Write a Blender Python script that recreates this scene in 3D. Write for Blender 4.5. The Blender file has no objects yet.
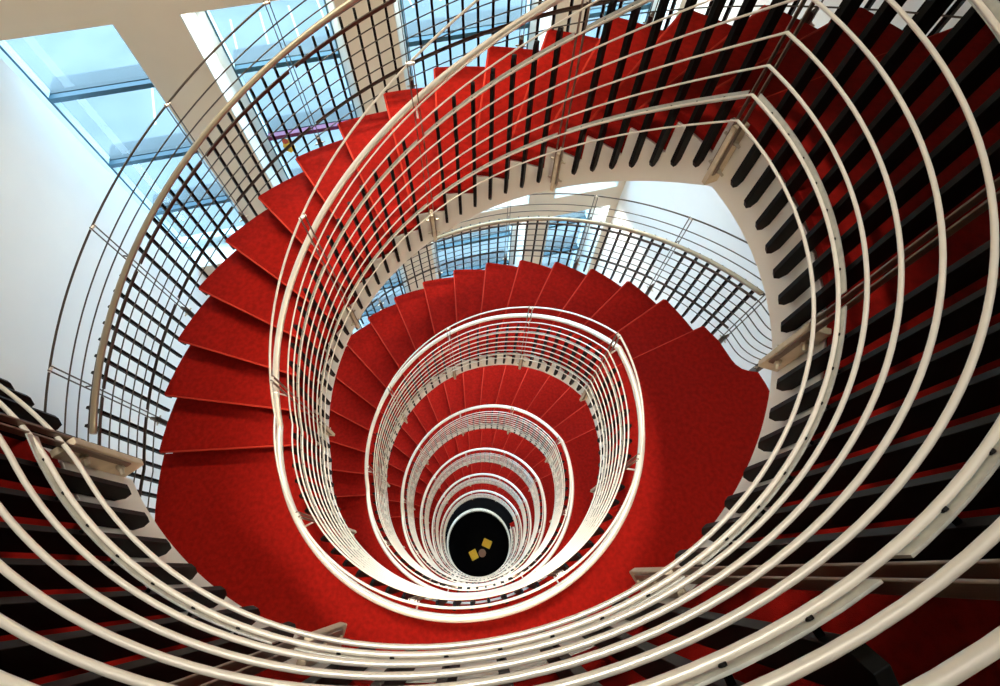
import bpy, math, random
from mathutils import Vector, Matrix
random.seed(7)
col = bpy.context.scene.collection
R = math.radians
H = 3.0                       # storey height
NL = 6                        # storeys of stairs below the top landing
# ------------------------------------------------------------------ materials
def mat(name, base, rough=.6, metal=0., noise=None, bump=None, spec=.5, emit=None, coat=0):
    m = bpy.data.materials.new(name); m.use_nodes = True
    nt = m.node_tree; b = nt.nodes['Principled BSDF']
    b.inputs['Base Color'].default_value = (*base, 1)
    b.inputs['Roughness'].default_value = rough
    b.inputs['Metallic'].default_value = metal
    b.inputs['Specular IOR Level'].default_value = spec
    if coat: b.inputs['Coat Weight'].default_value = coat
    if emit:
        b.inputs['Emission Color'].default_value = (*emit[0], 1); b.inputs['Emission Strength'].default_value = emit[1]
    if noise or bump:
        tc = nt.nodes.new('ShaderNodeTexCoord')
    if noise:                 # noise = (scale, second colour, detail)
        n = nt.nodes.new('ShaderNodeTexNoise'); n.inputs['Scale'].default_value = noise[0]; n.inputs['Detail'].default_value = noise[2]
        nt.links.new(tc.outputs['Object'], n.inputs['Vector'])
        r = nt.nodes.new('ShaderNodeValToRGB')
        r.color_ramp.elements[0].position = .35; r.color_ramp.elements[1].position = .65
        r.color_ramp.elements[0].color = (*base, 1); r.color_ramp.elements[1].color = (*noise[1], 1)
        nt.links.new(n.outputs['Fac'], r.inputs['Fac']); nt.links.new(r.outputs['Color'], b.inputs['Base Color'])
    if bump:                  # bump = (scale, strength)
        n2 = nt.nodes.new('ShaderNodeTexNoise'); n2.inputs['Scale'].default_value = bump[0]; n2.inputs['Detail'].default_value = 4
        nt.links.new(tc.outputs['Object'], n2.inputs['Vector'])
        bp = nt.nodes.new('ShaderNodeBump'); bp.inputs['Strength'].default_value = bump[1]; bp.inputs['Distance'].default_value = .01
        nt.links.new(n2.outputs['Fac'], bp.inputs['Height']); nt.links.new(bp.outputs['Normal'], b.inputs['Normal'])
    return m
M = {}
M['carpet'] = mat('red_carpet', (.33,.008,.0045), .95, 0, (28, (.235,.006,.003), 6), (420, .6), spec=.1)
M['nosing_highlight'] = mat('carpet_edge_highlight', (.50,.036,.02), .9, spec=.1)  # lighter red paints the light caught along step edges
M['steel'] = mat('brushed_steel', (.88,.83,.73), .38, .5)
M['backlitsteel'] = mat('backlit_steel', (.10,.085,.07), .4, .7)  # outer railing steel, its backlit darkness put into the colour
M['dullsteel'] = mat('dull_brass_steel', (.42,.38,.29), .4, .75)
M['ledge'] = mat('outside_ledge', (.085,.092,.094), .8)
M['bar'] = mat('pale_flat_steel', (.62,.62,.56), .42, .6, (40, (.50,.51,.47), 3))
M['blade'] = mat('black_paint', (.003,.003,.003), .55, 0, spec=.15)
M['post'] = mat('dark_bronze_steel', (.22,.16,.12), .38, .7)
M['plate'] = mat('bronze_plate', (.60,.50,.36), .5, .15, (30, (.52,.43,.30), 3))
M['bolt'] = mat('bolt_steel', (.55,.5,.4), .3, .9)
M['white'] = mat('white_paint', (.92,.90,.84), .5, 0, (3, (.89,.86,.79), 3))
M['wall'] = mat('white_plaster', (.80,.84,.85), .8, 0, (1.2, (.76,.80,.82), 4), (90, .05))
M['beige'] = mat('beige_plaster', (.74,.67,.54), .8, 0, (1.5, (.70,.64,.51), 4), (90, .05))
M['frame'] = mat('pale_window_frame', (.66,.76,.78), .5)
M['gasket'] = mat('dark_teal_transom', (.012,.06,.09), .5)
M['purple'] = mat('purple_transom', (.12,.01,.07), .5)
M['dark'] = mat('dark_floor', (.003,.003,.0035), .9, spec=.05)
M['ceil'] = mat('ceiling_paint', (.30,.29,.27), .9)
M['yellow'] = mat('yellow_fabric', (.85,.55,.05), .8, 0, (30, (.75,.45,.04), 3))
M['redspot'] = mat('red_print', (.6,.08,.03), .6)
M['wood'] = mat('reddish_wood', (.20,.08,.05), .5)
M['asphalt'] = mat('pale_asphalt', (.080,.088,.089), .95, 0, (.22, (.112,.117,.116), 8))
M['paint'] = mat('road_paint', (.3,.3,.3), .8)
M['lamp'] = mat('lamp_glow', (1,1,1), .5, emit=((1,.9,.75), 6))
def glass():
    m = bpy.data.materials.new('window_glass'); m.use_nodes = True; nt = m.node_tree
    for n in list(nt.nodes): nt.nodes.remove(n)
    o = nt.nodes.new('ShaderNodeOutputMaterial'); mx = nt.nodes.new('ShaderNodeMixShader')
    t = nt.nodes.new('ShaderNodeBsdfTransparent'); t.inputs['Color'].default_value = (.86,.95,.98,1)
    g = nt.nodes.new('ShaderNodeBsdfGlossy'); g.inputs['Roughness'].default_value = .03
    f = nt.nodes.new('ShaderNodeLayerWeight'); f.inputs['Blend'].default_value = .25
    k = nt.nodes.new('ShaderNodeMath'); k.operation = 'MULTIPLY'; k.inputs[1].default_value = .12
    nt.links.new(f.outputs['Facing'], k.inputs[0]); nt.links.new(k.outputs[0], mx.inputs[0]); nt.links.new(t.outputs[0], mx.inputs[1]); nt.links.new(g.outputs[0], mx.inputs[2])
    nt.links.new(mx.outputs[0], o.inputs[0]); return m
M['glass'] = glass()
# ------------------------------------------------------------------ helpers
class MB:
    def __init__(s): s.v = []; s.f = []
    def add(s, vs, fs):
        o = len(s.v); s.v += [tuple(v) for v in vs]; s.f += [tuple(i+o for i in f) for f in fs]
    def box(s, x0,x1,y0,y1,z0,z1, fr=None):
        c = [Vector((x,y,z)) for z in (z0,z1) for y in (y0,y1) for x in (x0,x1)]
        if fr: c = [fr(p) for p in c]
        s.add(c, [(0,2,3,1),(4,5,7,6),(0,1,5,4),(2,6,7,3),(0,4,6,2),(1,3,7,5)])
    def prism(s, poly, z0, z1):                 # poly counter-clockwise xy
        n = len(poly)
        s.add([(x,y,z0) for x,y in poly]+[(x,y,z1) for x,y in poly],
              [tuple(range(n-1,-1,-1)), tuple(range(n,2*n))]+[(i,(i+1)%n,n+(i+1)%n,n+i) for i in range(n)])
    def rod(s, a, b, r, n=10, r2=None):
        a, b = Vector(a), Vector(b); d = (b-a).normalized()
        u = d.orthogonal().normalized(); w = d.cross(u); r2 = r if r2 is None else r2
        ring = lambda c, rr: [c+(u*math.cos(2*math.pi*k/n)+w*math.sin(2*math.pi*k/n))*rr for k in range(n)]
        s.add(ring(a,r)+ring(b,r2), [(k,(k+1)%n,n+(k+1)%n,n+k) for k in range(n)]+[tuple(range(n-1,-1,-1)), tuple(range(n,2*n))])
    def sweep(s, pts, prof, caps=True):         # pts: (centre, normal2D) ; prof: list of (n offset, z offset) or radius
        m = len(prof); vs = []; fs = []
        for c, nx, ny in pts:
            for a, b in prof: vs.append((c[0]+nx*a, c[1]+ny*a, c[2]+b))
        for i in range(len(pts)-1):
            for k in range(m): fs.append((i*m+k, (i+1)*m+k, (i+1)*m+(k+1)%m, i*m+(k+1)%m))
        if caps: fs += [tuple(range(m)), tuple(range((len(pts)-1)*m+m-1, (len(pts)-1)*m-1, -1))]
        s.add(vs, fs)
    def build(s, name, m, parent=None, smooth=False, bevel=0, loc=None, fix=True):
        me = bpy.data.meshes.new(name); me.from_pydata(s.v, [], s.f); me.update()
        if fix:
            import bmesh
            bm = bmesh.new(); bm.from_mesh(me); bmesh.ops.recalc_face_normals(bm, faces=bm.faces); bm.to_mesh(me); bm.free()
        me.materials.append(M[m])
        if smooth:
            for p in me.polygons: p.use_smooth = len(p.vertices) == 4
        o = bpy.data.objects.new(name, me); col.objects.link(o)
        if parent: o.parent = parent
        if bevel:
            b = o.modifiers.new('bevel', 'BEVEL'); b.width = bevel; b.segments = 2; b.limit_method = 'ANGLE'; b.angle_limit = R(40)
        return o
def tag(o, label, cat, group=None):
    o['label'] = label; o['category'] = cat
    if group: o['group'] = group
    return o
def thing(name, label, cat, loc=(0,0,0), group=None):
    o = bpy.data.objects.new(name, None); o.empty_display_size = .1; o.location = loc; col.objects.link(o)
    return tag(o, label, cat, group)
def struct(o): o['kind'] = 'structure'; return o
def inst(src, parent, mat4):                    # a linked copy of one part
    c = src.copy(); col.objects.link(c); c.parent = parent; c.matrix_local = mat4; return c
# ------------------------------------------------------------------ the helix
A1, A2 = 19.38, 184.45          # rails slope between these angles, level elsewhere
S1, DS, NR = 23.14, 9.868, 17  # first nosing, angle per step, risers per storey
def zl(U, a1=A1, a2=A2):
    n = math.floor((U-a1)/360); a = U-a1-360*n
    return -H*n - H*min(a/(a2-a1), 1)
def st(U):                                       # station: centre, normal
    t = R(U); return ((0,0,zl(U)), math.cos(t), math.sin(t))
def stations(U0, U1, step=2.0):
    s = set([U0, U1]); k = math.ceil(U0/step)
    while k*step < U1: s.add(k*step); k += 1
    n = math.floor(U0/360)-1
    while n*360 < U1+360:
        for a in (A1, A2):
            if U0 < a+360*n < U1: s.add(a+360*n)
        n += 1
    return [st(U) for U in sorted(s)]
def circ(r, n=10, off=0, h=0): return [(off+r*math.cos(2*math.pi*k/n), h+r*math.sin(2*math.pi*k/n)) for k in range(n)]
def rect(a, b, h0, h1): return [(a,h0),(b,h0),(b,h1),(a,h1)]
RAILH = [.032+.1109*k for k in range(9)]
HH = .887
# ---- shared railing pieces, built once in local axes: x outward, y along, z up (origin on the helix line, r = ro)
def blade_mesh():
    b = MB(); w = .0095; x0, x1 = .022, .0690; z0, z1 = -.218, .765
    prof = [(x0, z0+.030), (x0+.014, z0), (x1-.014, z0), (x1, z0+.030), (x1, z1-.012), (x0+.02, z1), (x0, z1-.02)]
    n = len(prof)
    b.add([(x,-w,z) for x,z in prof]+[(x,w,z) for x,z in prof],
          [tuple(range(n)), tuple(range(2*n-1,n-1,-1))]+[(i,n+i,n+(i+1)%n,(i+1)%n) for i in range(n)])
    for hz in (.145, .70): b.rod((.003,0,hz), (x0+.01,0,hz), .005, 8)
    return b
def place(st_, r): c, nx, ny = st_; return Matrix(((nx,-ny,0,c[0]+nx*r),(ny,nx,0,c[1]+ny*r),(0,0,1,c[2]),(0,0,0,1)))
proto = {}
def make_post(parent, inner):
    """a pair of flat bars with a bolted bracket plate, a cap and an arm to the handrail"""
    b = MB()
    for s in (-1, 1):
        y0, y1 = s*.0125, s*.0185
        prof = [(.010,-.24),(.026,-.24),(.026,1.16),(.022,1.185),(.014,1.185),(.010,1.16)]
        n = len(prof)
        b.add([(x,y0,z) for x,z in prof]+[(x,y1,z) for x,z in prof],
              [tuple(range(n)), tuple(range(2*n-1,n-1,-1))]+[(i,n+i,n+(i+1)%n,(i+1)%n) for i in range(n)])
    p = b.build('post', 'post' if inner else 'backlitsteel', parent, bevel=.0015)
    q = MB(); q.box(.004,.068,-.0115,.0115,-.30,.0); pl = q.build('bracket_plate', 'plate' if inner else 'backlitsteel', p, bevel=.003)
    q = MB(); q.rod((.032,-.045,-.07),(.032,.045,-.07),.006,10); q.rod((.032,-.026,-.07),(.032,.026,-.07),.011,6); bo1 = q.build('bolt','bolt',p)
    q = MB(); q.rod((.032,-.045,-.22),(.032,.045,-.22),.006,10); q.rod((.032,-.026,-.22),(.032,.026,-.22),.011,6); bo2 = q.build('bolt','bolt',p)
    q = MB()
    xo = .0985 if inner else -.095
    q.rod((.04,0,.815),(xo,0,.868),.006,8); ar = q.build('handrail_arm','steel' if inner else 'backlitsteel',p)
    q = MB(); q.rod((.021,-.023,1.165),(.021,.023,1.165),.010,12); cp = q.build('cap','steel',p)
    return p
def put_post(root, key, m4):
    if key not in proto:
        proto[key] = make_post(root, key == 'in'); proto[key].matrix_local = m4; return proto[key]
    src = proto[key]; c = inst(src, root, m4)
    for ch in list(src.children): d = ch.copy(); col.objects.link(d); d.parent = c
    return c
def put_blade(root, m4):
    if 'blade' not in proto:
        proto['blade'] = blade_mesh().build('baluster', 'blade', root, bevel=.001); proto['blade'].matrix_local = m4; return
    inst(proto['blade'], root, m4)
def rail_set(root, sts, ri, ro_h=None, hst=None, seg=10, tr=.0056, rm='steel', hm='steel', extra=()):
    """ri = radius of the thin rails; ro_h = radius of the handrail"""
    for h in RAILH+list(extra):
        b = MB(); b.sweep(sts, circ(tr, seg, ri, h)); b.build('guard_rail', rm, root, True)
    b = MB(); b.sweep(sts, circ(.0075, seg, ri+.03, 1.165)); b.build('top_rail', rm, root, True)
    b = MB(); b.sweep(hst or sts, circ(.0225, 16, ro_h, HH)); b.build('handrail', hm, root, True)
# baluster angles of one turn, starting at the kink: 32 spaces on the flight, 41 on the landing
def bal_angle(i): return A1+4.875*i if i <= 32 else A1+156+(i-32)*(204/40)
POSTS = {0,8,16,24,32,40,48,56,64}
RI = 1.178
TH0 = 216.4
def flat_bars(root, spans, ri, x0=.0066, x1=.0102):
    for S in spans:
        for h0 in (.128, .683):
            b = MB(); b.sweep(S, rect(ri+x0, ri+x1, h0, h0+.034)); b.build('flat_bar', 'bar', root)
ORD = ['topmost', 'second', 'third', 'fourth', 'fifth', 'sixth', 'lowest']
def inner_railing(n):
    lab = ['nearest steel inner railing, thick pale rails sweeping round top landing and topmost flight',
     'second steel inner railing down, looping round the well inside the big red landing',
     'steel inner railing third turn down, ringed by the second big red landing',
     'steel inner railing fourth turn down the stairwell, a narrow oval of fine rails',
     'steel inner railing fifth turn down, tight oval of grey rails',
     'steel inner railing sixth turn down, last one beside red steps',
     'steel inner railing of the red landing just above the dark hole'][n]
    root = thing('inner_railing', lab, 'railing', (0,0,-H*n), None)
    inv = Matrix.Translation((0,0,H*n))
    U0, U1 = A1+156+360*(n-1), A1+156+360*n
    if n == 0: U0 = TH0-360
    if n == NL: U1 = 360*n+14
    sts = stations(U0, U1)
    extra = []
    if n == 0:                                   # straight run leaving the circle at the left
        t = R(TH0); dx, dy = -.855, .519; nx, ny = -.519, -.855
        bx, by = math.cos(t)*1.20-nx*1.20, math.sin(t)*1.20-ny*1.20
        ln = lambda d: ((bx+nx*1.2+dx*d), (by+ny*1.2+dy*d))
        path = []; t1 = R(223); p0 = (1.2*math.cos(t1), 1.2*math.sin(t1)); tt = (math.sin(t1), -math.cos(t1))
        p3 = ln(.30); p1 = (p0[0]+tt[0]*.14, p0[1]+tt[1]*.14); p2 = (p3[0]-dx*.14, p3[1]-dy*.14)
        for k in range(13):                      # easing from the circle into the straight run
            u = k/12; w = [(1-u)**3, 3*u*(1-u)**2, 3*u*u*(1-u), u**3]; v = [-3*(1-u)**2, 3*(1-u)**2-6*u*(1-u), 6*u*(1-u)-3*u*u, 3*u*u]
            P = (p0, p1, p2, p3); x = sum(a*p[0] for a, p in zip(w, P)); y = sum(a*p[1] for a, p in zip(w, P))
            tx = sum(a*p[0] for a, p in zip(v, P)); ty = sum(a*p[1] for a, p in zip(v, P)); L = math.hypot(tx, ty)
            ax, ay = ty/L, -tx/L
            if ax*x+ay*y < 0: ax, ay = -ax, -ay
            path.append(((x-ax*1.2, y-ay*1.2, 0), ax, ay))
        extra = [((bx+dx*d, by+dy*d, 0), nx, ny) for d in [.30+x*.1 for x in range(24, 0, -1)]]
        sts = [extra[0], extra[-1]]+path[::-1]+[q for q in stations(223.5-360, U1)]
        bl = [path[11], path[7]]                 # the two balusters inside the bend
    shift = lambda S: [((c[0],c[1],c[2]+H*n),x,y) for c,x,y in S]
    rail_set(root, shift(sts), RI, ro_h=1.2765, seg=12 if n < 2 else 8)
    pu = sorted(bal_angle(i)+360*tn for tn in (n-1, n) for i in POSTS); pu = [u for u in pu if U0-.5 <= u <= U1+.5]
    if n == 0: pu = [TH0-360]+[u for u in pu if u > TH0-355]
    flat_bars(root, [shift(stations(a+1.1, b_-1.1)) for a, b_ in zip(pu, pu[1:])], RI)
    if extra: flat_bars(root, [shift([extra[0], extra[-1]]+path[::-1][:5])], RI)
    for k, e in enumerate(extra):
        if (24-k) == 6 or (24-k) == 14: put_post(root, 'in', inv @ place(e, RI))
        else: put_blade(root, inv @ place(e, RI))
    if n == 0:
        for e in bl: put_blade(root, inv @ place(e, RI))
    rng = [(n-1, i) for i in range(33 if n else 40, 72)] + ([(n, i) for i in range(0, 33)] if n < NL else [])
    for tn, i in rng:
        U = bal_angle(i)+360*tn; m4 = inv @ place(st(U), RI)
        if i in POSTS: put_post(root, 'in', m4)
        else: put_blade(root, m4)
    return root
def stairs(n):
    lab = ['topmost red carpeted flight curving past the tall windows, steps striped by black balusters',
     'red carpeted flight second from the top, fanning out above the second railing oval',
     'red carpeted flight third from the top, narrow fan between two railing ovals',
     'red carpeted flight fourth from the top, small fan deep in the well',
     'red carpeted flight fifth from the top, tiny fan deep in the well',
     'lowest red carpeted flight, a thin red crescent just above the dark hole'][n]
    root = thing('stair_flight', lab, 'staircase', (0,0,-H*n))
    def nos(k): return S1+DS*k
    for k in range(1, NR):
        z = -k*H/NR; b = MB(); na, nb = nos(k-1)-.9, nos(k)
        ri, ro = 1.252, 2.556
        seg = 5; inn = []; out = []
        for j in range(seg+1):
            U = na+(nb-na)*j/seg
            inn.append((ri*math.cos(R(U)), ri*math.sin(R(U)))); out.append((ro*math.cos(R(U)), ro*math.sin(R(U))))
        t = R(nb); tx, ty = -math.sin(t), math.cos(t)          # nosing overhang
        inn.append((inn[-1][0]+tx*.028, inn[-1][1]+ty*.028)); out.append((out[-1][0]+tx*.035, out[-1][1]+ty*.035))
        poly = out + inn[::-1]                                  # along the outside then back
        zt = z; b.prism(poly, zt-.045, zt)
        # riser and body under the tread, set back behind the nosing
        b2 = []
        for j in range(seg+1):
            U = na+.9+(nb-na-.9)*j/seg; b2.append((2.54*math.cos(R(U)), 2.54*math.sin(R(U))))
        for j in range(seg, -1, -1):
            U = na+.9+(nb-na-.9)*j/seg; b2.append((1.282*math.cos(R(U)), 1.282*math.sin(R(U))))
        b.prism(b2, zt-.19, zt-.045)
        stp = b.build('step', 'carpet', root, bevel=.013)
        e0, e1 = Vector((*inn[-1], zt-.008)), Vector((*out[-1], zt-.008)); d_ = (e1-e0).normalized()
        b = MB(); b.rod(e0+d_*.012, e1-d_*.02, .0085, 8); b.build('nosing_highlight', 'nosing_highlight', stp, True)  # thin rod painted as the edge highlight
    # inner string: stepped top edge, smooth lower edge
    b = MB(); r0, r1 = 1.249, 1.280
    us = []
    for k in range(NR-1):
        us += [(nos(k), -k*H/NR, 0), (nos(k), -(k+1)*H/NR, 1)] if k else [(nos(0), 0, 0), (nos(0), -H/NR, 1)]
        for j in range(1, 5): us.append((nos(k)+DS*j/5, -(k+1)*H/NR, 1))
    us.append((nos(NR-1), -(NR-1)*H/NR, 1)); us = [(A1, 0, 0)]+us+[(nos(NR-1), -H, 1), (A2, -H, 1)]
    vs = []
    for U, zt, _ in us:
        zb = zl(U)-.344; zt = zt-.047
        for r in (r0, r1):
            vs += [(r*math.cos(R(U)), r*math.sin(R(U)), zb), (r*math.cos(R(U)), r*math.sin(R(U)), max(zt, zb+.01))]
    fs = []
    for i in range(len(us)-1):
        a, c = i*4, i*4+4
        fs += [(a,c,c+1,a+1),(a+2,a+3,c+3,c+2),(a,a+2,c+2,c),(a+1,c+1,c+3,a+3)]
    fs += [(0,1,3,2), (len(vs)-4,len(vs)-2,len(vs)-1,len(vs)-3)]
    b.add(vs, fs); b.build('string', 'white', root, fix=False)
    # soffit under the steps
    b = MB(); S = [((0,0,zl(U)),math.cos(R(U)),math.sin(R(U))) for U in [A1+(A2-A1)*j/60 for j in range(61)]]
    b.sweep(S, [(1.281,-.334),(2.52,-.334),(2.52,-.26),(1.281,-.26)]); b.build('soffit', 'white', root)
    return root
ROOM = dict(l=-3.25, r=3.42, f=3.756, b=-3.9)
INS = .015     # extents along the facade frame
EX, EN = Vector((.9799,.1994,0)), Vector((-.1994,.9799,0))
def rw(a, n, z=0.): v = EX*a+EN*n; return Vector((v.x, v.y, z))
def arc(r, a, b, step=3.):
    k = max(2, int(abs(b-a)/step)); return [(r*math.cos(R(a+(b-a)*j/k)), r*math.sin(R(a+(b-a)*j/k))) for j in range(k+1)]
def landing(n):
    lab = ['dark top landing floor behind the nearest railing', 'big bright red carpeted landing wrapping the right and bottom of the second railing',
     'red carpeted landing second below the top, crescent inside the second railing', 'red carpeted landing third below the top, narrow crescent',
     'red carpeted landing fourth below the top, thin crescent', 'red carpeted landing fifth below the top, very thin crescent',
     'lowest red carpeted landing beside the dark hole'][n]
    root = thing('landing', lab, 'landing', (0,0,-H*n))
    c0 = 180.7 if n else TH0
    def outline(ri, grow=0):
        inner = arc(ri, c0, S1+360)
        o = [( 2.556*math.cos(R(S1)), 2.556*math.sin(R(S1)) ), (2.455,.84), (2.52,.65), (2.545,.60), (2.59,.555), (2.65,.53), (2.73,.515), (2.765,.40), (2.78,.32)]
        q = rw(ROOM['r']-INS, -.35); o.append((q.x,q.y))
        for a, m in ((ROOM['r']-INS,ROOM['b']+INS),(ROOM['l']+INS,ROOM['b']+INS)): q = rw(a,m); o.append((q.x,q.y))
        if n:
            q = rw(ROOM['l']+INS, -1.62); o += [(q.x,q.y), (-2.12,-2.05), (-2.02,-1.80)]
            o += arc(2.612, 221, 181.2) + arc(2.54, 181.2, 180.7)
        else:
            q = rw(ROOM['l']+INS, -.1); o += [(q.x,q.y), (-2.90,.48)]
        return inner[:] , o
    inner, o = outline(1.250)
    poly = inner + o
    b = MB(); b.prism(poly, -.03, 0); b.build('carpet', 'carpet', root)
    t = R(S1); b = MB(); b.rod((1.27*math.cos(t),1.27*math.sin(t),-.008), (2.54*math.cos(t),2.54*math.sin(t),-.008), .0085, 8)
    if n < NL: b.build('nosing_highlight', 'nosing_highlight', root, True)
    inner, o = outline(1.281)
    b = MB(); b.prism(inner+o, -.36, -.032); b.build('slab', 'white', root)
    # edge band toward the well
    b = MB(); a1 = A1+360; a0 = A2 if n else TH0
    S = [((0,0,0),math.cos(R(U)),math.sin(R(U))) for U in [a0+(a1-a0)*j/90 for j in range(91)]]
    b.sweep(S, rect(1.249,1.280,-.344,-.045)); b.build('edge_band', 'white', root)
    return root
def outer_railing(n):
    lab = ['outer railing of the topmost flight, black grid of balusters against the tall windows',
           'outer railing of the second flight, fine grid above the fan of red steps'][n]
    root = thing('outer_railing', lab, 'railing', (0,0,-H*n))
    inv = Matrix.Translation((0,0,H*n)); ro = 2.655
    def bez(p0, p1, p2, p3, k, z):
        out = []
        for j in range(k+1):
            t = j/k; a = (1-t)**3; b = 3*t*(1-t)**2; c = 3*t*t*(1-t); d = t**3
            x = a*p0[0]+b*p1[0]+c*p2[0]+d*p3[0]; y = a*p0[1]+b*p1[1]+c*p2[1]+d*p3[1]
            e = -3*(1-t)**2; f = 3*(1-t)**2-6*t*(1-t); g = 6*t*(1-t)-3*t*t; h = 3*t*t
            tx = e*p0[0]+f*p1[0]+g*p2[0]+h*p3[0]; ty = e*p0[1]+f*p1[1]+g*p2[1]+h*p3[1]
            L = math.hypot(tx, ty); nx, ny = ty/L, -tx/L
            out.append(((x-nx*ro, y-ny*ro, z), nx, ny))
        return out
    pc = lambda U: (ro*math.cos(R(U)), ro*math.sin(R(U)))
    a = pc(16.5); ta = (math.sin(R(16.5)), -math.cos(R(16.5)))
    P = bez((2.79,.555), (2.72,.565), (a[0]+ta[0]*.14, a[1]+ta[1]*.14), a, 10, 0.)
    e = pc(215); te = (-math.sin(R(215)), math.cos(R(215)))
    Q = bez(e, (e[0]+te[0]*.16, e[1]+te[1]*.16), (-2.16,-1.80), (-2.36,-1.82), 10, -H)
    circle = sorted(set([16.5+2*k for k in range(1, 99)]+[A1, A2]))
    cs = [((c[0],c[1],c[2]+H*n),x,y) for c,x,y in [st(u+360*n) for u in circle if u < 214.5]]
    full = P+cs+Q
    hs = [((c[0],c[1],c[2]+H*n),x,y) for c,x,y in [st(u+360*n) for u in circle if A1-.1 <= u <= 184.2]]
    rail_set(root, full, ro, ro_h=2.565, hst=hs, seg=8, tr=.0052, rm='backlitsteel', hm='dullsteel', extra=(1.03,))
    put_post(root, 'out', place(P[0], ro)); put_post(root, 'out', place(Q[-1], ro))
    us = [A1+2.4375*i for i in range(65)]+[A1+156+2.55*i for i in range(1, 16)]
    for i, U in enumerate(us):
        m4 = inv @ place(st(U+360*n), ro)
        if i % 8 == 0: put_post(root, 'out', m4)
        else: put_blade(root, m4)
    pu = [us[i] for i in range(0, len(us), 8)]
    for q0, q1 in zip(pu, pu[1:]):
        S = [((c[0],c[1],c[2]+H*n),x,y) for c,x,y in stations(q0+.6+360*n, q1-.6+360*n)]
        for h0 in (.128, .665):
            b = MB(); b.sweep(S, rect(ro+.0062, ro+.0100, h0, h0+.034)); b.build('flat_bar', 'backlitsteel', root)
    return root
for n in range(NL+1): landing(n)
for n in range(NL): stairs(n)
for n in range(NL+1): inner_railing(n)
for n in range(2): outer_railing(n)
# ------------------------------------------------------------------ gallery and hall at the bottom of the well
g = thing('gallery', 'dark round gallery with thin railing around the black hole at the bottom', 'gallery', (0,0,-21))
b = MB(); ii = arc(1.262, 0, 360); oo = arc(3.3, 360, 0)
S = [((0,0,0),math.cos(R(U)),math.sin(R(U))) for U in range(0,361,5)]
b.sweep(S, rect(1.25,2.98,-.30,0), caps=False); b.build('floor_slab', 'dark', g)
b = MB(); b.sweep(S, rect(1.242,1.25,-.05,.01), caps=False); b.build('edge_band', 'dullsteel', g)
for h in (.3,.6,.9):
    b = MB(); b.sweep(S, circ(.014,8,1.25,h), caps=False); b.build('guard_rail', 'steel', g, True)
b = MB(); b.rod((1.25,0,0),(1.25,0,.92),.013,8); p0 = b.build('post', 'steel', g)
for k in range(1,18):
    c = p0.copy(); c.rotation_euler = (0,0,R(20*k)); col.objects.link(c); c.parent = g
# ------------------------------------------------------------------ room shell
ZC, ZF = 7.0, -24.0
def wbox(a0,a1,n0,n1,z0,z1,b): 
    b.box(a0,a1,n0,n1,z0,z1, lambda p: rw(p.x,p.y,p.z))
l,r_,f,bk = ROOM['l'],ROOM['r'],ROOM['f'],ROOM['b']; WT = .60
b = MB(); wbox(l-.2,l,bk-.2,f,ZF,ZC,b); struct(b.build('wall_left','wall'))
b = MB(); wbox(r_,r_+.2,bk-.2,f+WT,ZF,ZC,b); struct(b.build('wall_right','wall'))
b = MB(); wbox(l,r_,bk-.2,bk,ZF,ZC,b); struct(b.build('wall_front','beige'))
b = MB(); wbox(l-.6,r_+.2,bk-.2,f+WT,ZC,ZC+.2,b); struct(b.build('ceiling','ceil'))
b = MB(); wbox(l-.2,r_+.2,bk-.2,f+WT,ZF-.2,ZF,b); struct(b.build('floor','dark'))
OPEN = [(-3.56,-2.22),(-1.67,-.33),(.20,1.83),(2.23,3.30)]
PITCH = 3.936; ROWS = [(-1.217-PITCH*k, -4.709-PITCH*k) for k in range(0, 5)]
b = MB(); zt = ZC; l0 = l; l = -3.75
for (zt1, zb1) in ROWS:
    wbox(l,r_,f,f+WT,zt1,zt,b)
    x = l
    for (a0,a1) in OPEN:
        if a0 > x+.01: wbox(x,a0,f,f+WT,zb1,zt1,b)
        x = a1
    wbox(x,r_,f,f+WT,zb1,zt1,b)
    zt = zb1
wbox(l,r_,f,f+WT,ZF,zt,b)
struct(b.build('wall_back','beige')); l = l0
wn = 1
GN = f+.46
for ri_, (zt1, zb1) in enumerate(ROWS):
    for oi, (a0,a1) in enumerate(OPEN):
        w = MB()                                  # frame: jambs, head, sill liner
        t = .10
        lip = .012                                # white lining boards of the reveal
        wbox(a0+lip,a0+t+lip,GN-.04,GN+.08,zb1+lip,zt1-lip,w); wbox(a1-t-lip,a1-lip,GN-.04,GN+.08,zb1+lip,zt1-lip,w)
        wbox(a0+t,a1-t,GN-.04,GN+.08,zb1+lip,zb1+.12,w); wbox(a0+t,a1-t,GN-.04,GN+.08,zt1-.10,zt1-lip,w)
        wbox(a0,a0+lip,f+.003,f+WT-.003,zb1,zt1,w); wbox(a1-lip,a1,f+.003,f+WT-.003,zb1,zt1,w)
        wbox(a0+lip,a1-lip,f+.003,f+WT-.003,zb1,zb1+lip,w)
        root = w.build('window_%d' % wn, 'frame'); struct(root)
        gb = MB()
        wbox(a0+t,a0+t+.018,GN-.05,GN-.04,zb1+.12,zt1-.1,gb); wbox(a1-t-.018,a1-t,GN-.05,GN-.04,zb1+.12,zt1-.1,gb)
        gb.build('gasket','gasket',root)
        for j, tz in enumerate((-2.08,-3.008,-3.90)):
            z = tz-PITCH*ri_
            q = MB(); wbox(a0+t,a1-t,GN-.05,GN+.02,z-.03,z+.025,q)
            q.build('transom', 'purple' if (ri_==0 and oi==1 and j==1) else 'gasket', root)
            q = MB(); wbox(a0+t,a1-t,GN+.03,GN+.30,z+.01,z+.03,q); q.build('ledge','ledge',root)
        q = MB(); wbox(a0+t,a1-t,GN+.022,GN+.028,zb1+.12,zt1-.1,q); q.build('glass','glass',root)
        wn += 1
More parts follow.
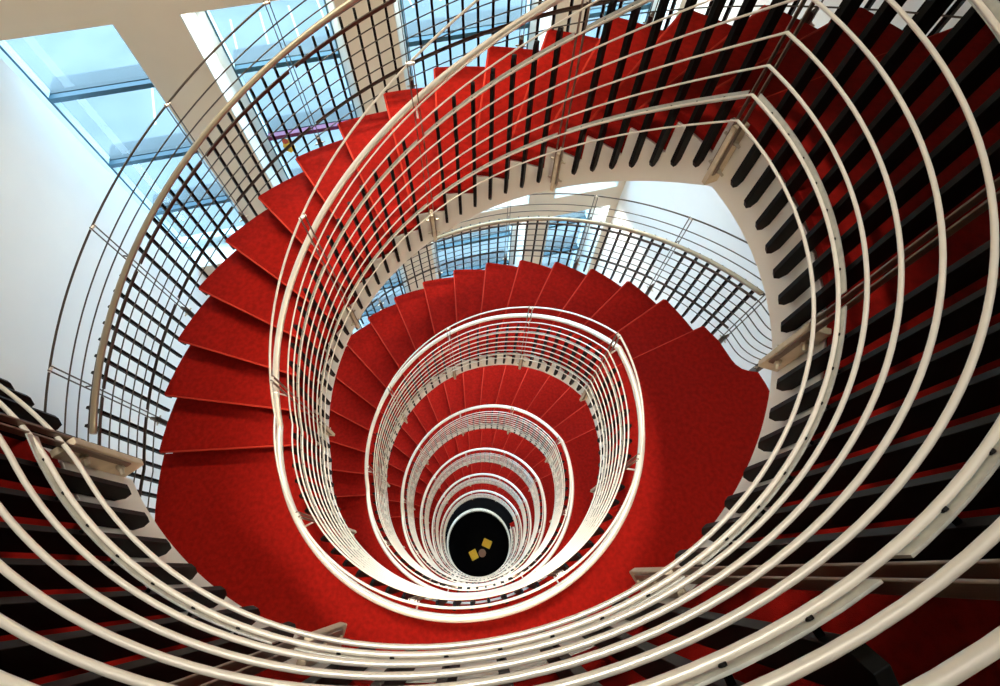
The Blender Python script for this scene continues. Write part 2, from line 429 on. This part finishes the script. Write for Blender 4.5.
# sticker on the second window
def disc(cx, cz, rx, rz, n0, n1, name, m, parent=None, k_=18):
    q = MB(); pts = []
    for k in range(k_):
        w = 1 if k % 2 else .86
        pts.append(rw(cx+rx*w*math.cos(2*math.pi*k/k_), n0, cz+rz*w*math.sin(2*math.pi*k/k_)))
    pts += [p+EN*(n1-n0) for p in pts]
    q.add(pts, [tuple(range(k_)), tuple(range(2*k_-1,k_-1,-1))]+[(i,(i+1)%k_,k_+(i+1)%k_,k_+i) for i in range(k_)])
    return q.build(name, m, parent)
s = disc(-1.375, -3.20, .075, .12, GN-.004, GN+.006, 'window_sticker', 'yellow')
tag(s, 'small yellow and red ragged sticker on the window behind the grid railing', 'sticker')
disc(-1.395, -3.12, .04, .045, GN-.008, GN-.0045, 'red_spot', 'redspot', s, 10)
# ------------------------------------------------------------------ car park outside
b = MB(); wbox(-90,90,f+WT+.02,150,-21.2,-21,b); struct(b.build('trim_1','asphalt')).name = 'floor_outside'
for k in [-3]+list(range(0, 9)):
    x0 = -17.25+2.12*k; y0 = 35.0+.80*k
    if k == -3: x0, y0 = -21.2, 27.6
    b = MB(); b.box(-.075,.075,-2.15,2.15,0,.012)
    o = b.build('bay_line','paint'); o.location = (x0, y0, -21.0); o.rotation_euler = (0,0,R(19))
    tag(o, 'white painted parking bay line, one of a row on the ground outside the windows' if k > -3 else 'white painted line on the ground outside, nearest the leftmost window pier', 'road marking', 'parking bay lines outside' if k > -3 else None)
# ------------------------------------------------------------------ furniture seen at the bottom
def seat(x, y, rz, lab):
    root = thing('stool', lab, 'stool', (x,y,ZF)); root.rotation_euler = (0,0,R(rz))
    b = MB(); b.box(-.20,.20,-.17,.17,.34,.46); b.build('cushion','yellow',root,bevel=.03)
    b = MB(); b.box(-.18,.18,-.15,.15,.30,.34); b.build('seat_frame','wood',root,bevel=.005)
    for sx in (-1,1):
        for sy in (-1,1):
            b = MB(); b.rod((sx*.15,sy*.12,.30),(sx*.17,sy*.14,0),.018,8,.013); b.build('leg','wood',root)
seat(.36,.12,-25,'yellow cushioned stool, upper right of two at the bottom of the well')
seat(-.26,-.33,-65,'yellow cushioned stool, lower left of two at the bottom of the well')
t = thing('side_table','small reddish round table between the two yellow stools at the bottom','table',(.13,-.27,ZF))
b = MB(); b.rod((0,0,.42),(0,0,.45),.17,24); b.build('tabletop','wood',t)
b = MB(); b.rod((0,0,.02),(0,0,.42),.025,10); b.rod((0,0,0),(0,0,.02),.13,20); b.build('pedestal','wood',t)
# ------------------------------------------------------------------ light
w = bpy.data.worlds.new('sky'); bpy.context.scene.world = w; w.use_nodes = True
nt = w.node_tree; bg = nt.nodes['Background']; bg.inputs['Color'].default_value = (.58,.80,1,1); bg.inputs['Strength'].default_value = 10.0
def light(name, kind, loc, energy, color, **k):
    L = bpy.data.lights.new(name, kind); L.energy = energy; L.color = color
    for a, v in k.items():
        if a != 'rot': setattr(L, a, v)
    o = bpy.data.objects.new(name, L); o.location = loc
    if 'rot' in k: o.rotation_euler = k['rot']
    col.objects.link(o); return o
# downlight over the well
light('well_downlight','SPOT',(0,0,6.8), 3300, (1,.93,.82), spot_size=R(21.6), spot_blend=.05, shadow_soft_size=.32)
# warm globe lamps hanging below each landing
for n in range(NL):
    for a in (258, 298):
        light('landing_lamp','POINT',(2.1*math.cos(R(a)),2.1*math.sin(R(a)),-H*n-.72), 38, (1,.82,.56), shadow_soft_size=.12)
w2 = light('facade_fill','AREA',rw(-1.6,3.35,3.2), 90, (1,.87,.68), shape='RECTANGLE', size=3.2, size_y=.15)  # unseen warm fill added to brighten the left of the facade
w2.data.spread = R(75); w2.rotation_euler = Matrix((EX, EN, Vector((0,0,1)))).transposed().to_euler()
wl = light('facade_fill','AREA',rw(1.1,2.95,3.2), 66, (1,.84,.62), shape='RECTANGLE', size=3, size_y=.25)  # second added fill, out of view, for the facade and top flight
wl.data.spread = R(66); wl.rotation_euler = (EN*.02+Vector((0,0,-1))).to_track_quat('-Z','Y').to_euler(); wl.rotation_euler = (Matrix((EX, (EX.cross(EN*.02+Vector((0,0,-1)))), -(EN*.02+Vector((0,0,-1))).normalized())).transposed()).to_euler()
for ri_ in range(5):             # unseen area lights added under the window heads, acting as daylight
    for a0,a1 in OPEN[1:]:
        hl = light('window_head_fill','AREA',rw((a0+a1)/2, f+.25, ROWS[ri_][0]-.04), 40, (1,.88,.72), shape='RECTANGLE', size=a1-a0-.3, size_y=.2)
        hl.rotation_euler = (-EN*.9+Vector((0,0,-1))).to_track_quat('-Z','Y').to_euler()
# unseen spot added above the hall floor to brighten the yellow stools
light('stool_fill','SPOT',(.1,-.1,-21.6), 45, (1,.85,.5), spot_size=R(40), spot_blend=.6, shadow_soft_size=.1)
# portals for the sky in the window openings
for ri_, (zt1, zb1) in enumerate(ROWS[:4]):
    for a0,a1 in OPEN:
        c = rw((a0+a1)/2, GN+.4, (zt1+zb1)/2)
        o = light('window_portal','AREA',c,1,(1,1,1),shape='RECTANGLE',size=a1-a0,size_y=zt1-zb1)
        o.rotation_euler = (-EN).to_track_quat('-Z','Y').to_euler(); o.data.cycles.is_portal = True
# ------------------------------------------------------------------ camera
f_ = 488.75437; tilt = .49498; roll = .03267
cam = bpy.data.cameras.new('camera'); co = bpy.data.objects.new('camera', cam); col.objects.link(co)
ct, s_ = math.cos(tilt), math.sin(tilt); c_, q_ = math.cos(roll), math.sin(roll)
fwd = Vector((0,s_,-ct)); up0 = Vector((0,ct,s_)); rt0 = Vector((1,0,0))
rt = rt0*c_-up0*q_; up = rt0*q_+up0*c_
mw = Matrix((rt, up, -fwd)).transposed().to_4x4(); mw.translation = Vector((.1229,-1.0406,1.2978)); co.matrix_world = mw
cam.sensor_fit = 'HORIZONTAL'; cam.sensor_width = 36; cam.lens = f_/1000*36
cam.shift_x = 25.89961/1000; cam.shift_y = -34.33499/1000; cam.clip_start = .02; cam.clip_end = 400
sc = bpy.context.scene; sc.camera = co
sc.view_settings.view_transform = 'Standard'; sc.view_settings.look = 'None'; sc.view_settings.exposure = 0; sc.view_settings.gamma = 1
sc.view_settings.use_curve_mapping = False
sc.cycles.max_bounces = 8; sc.cycles.diffuse_bounces = 4; sc.cycles.transparent_max_bounces = 12
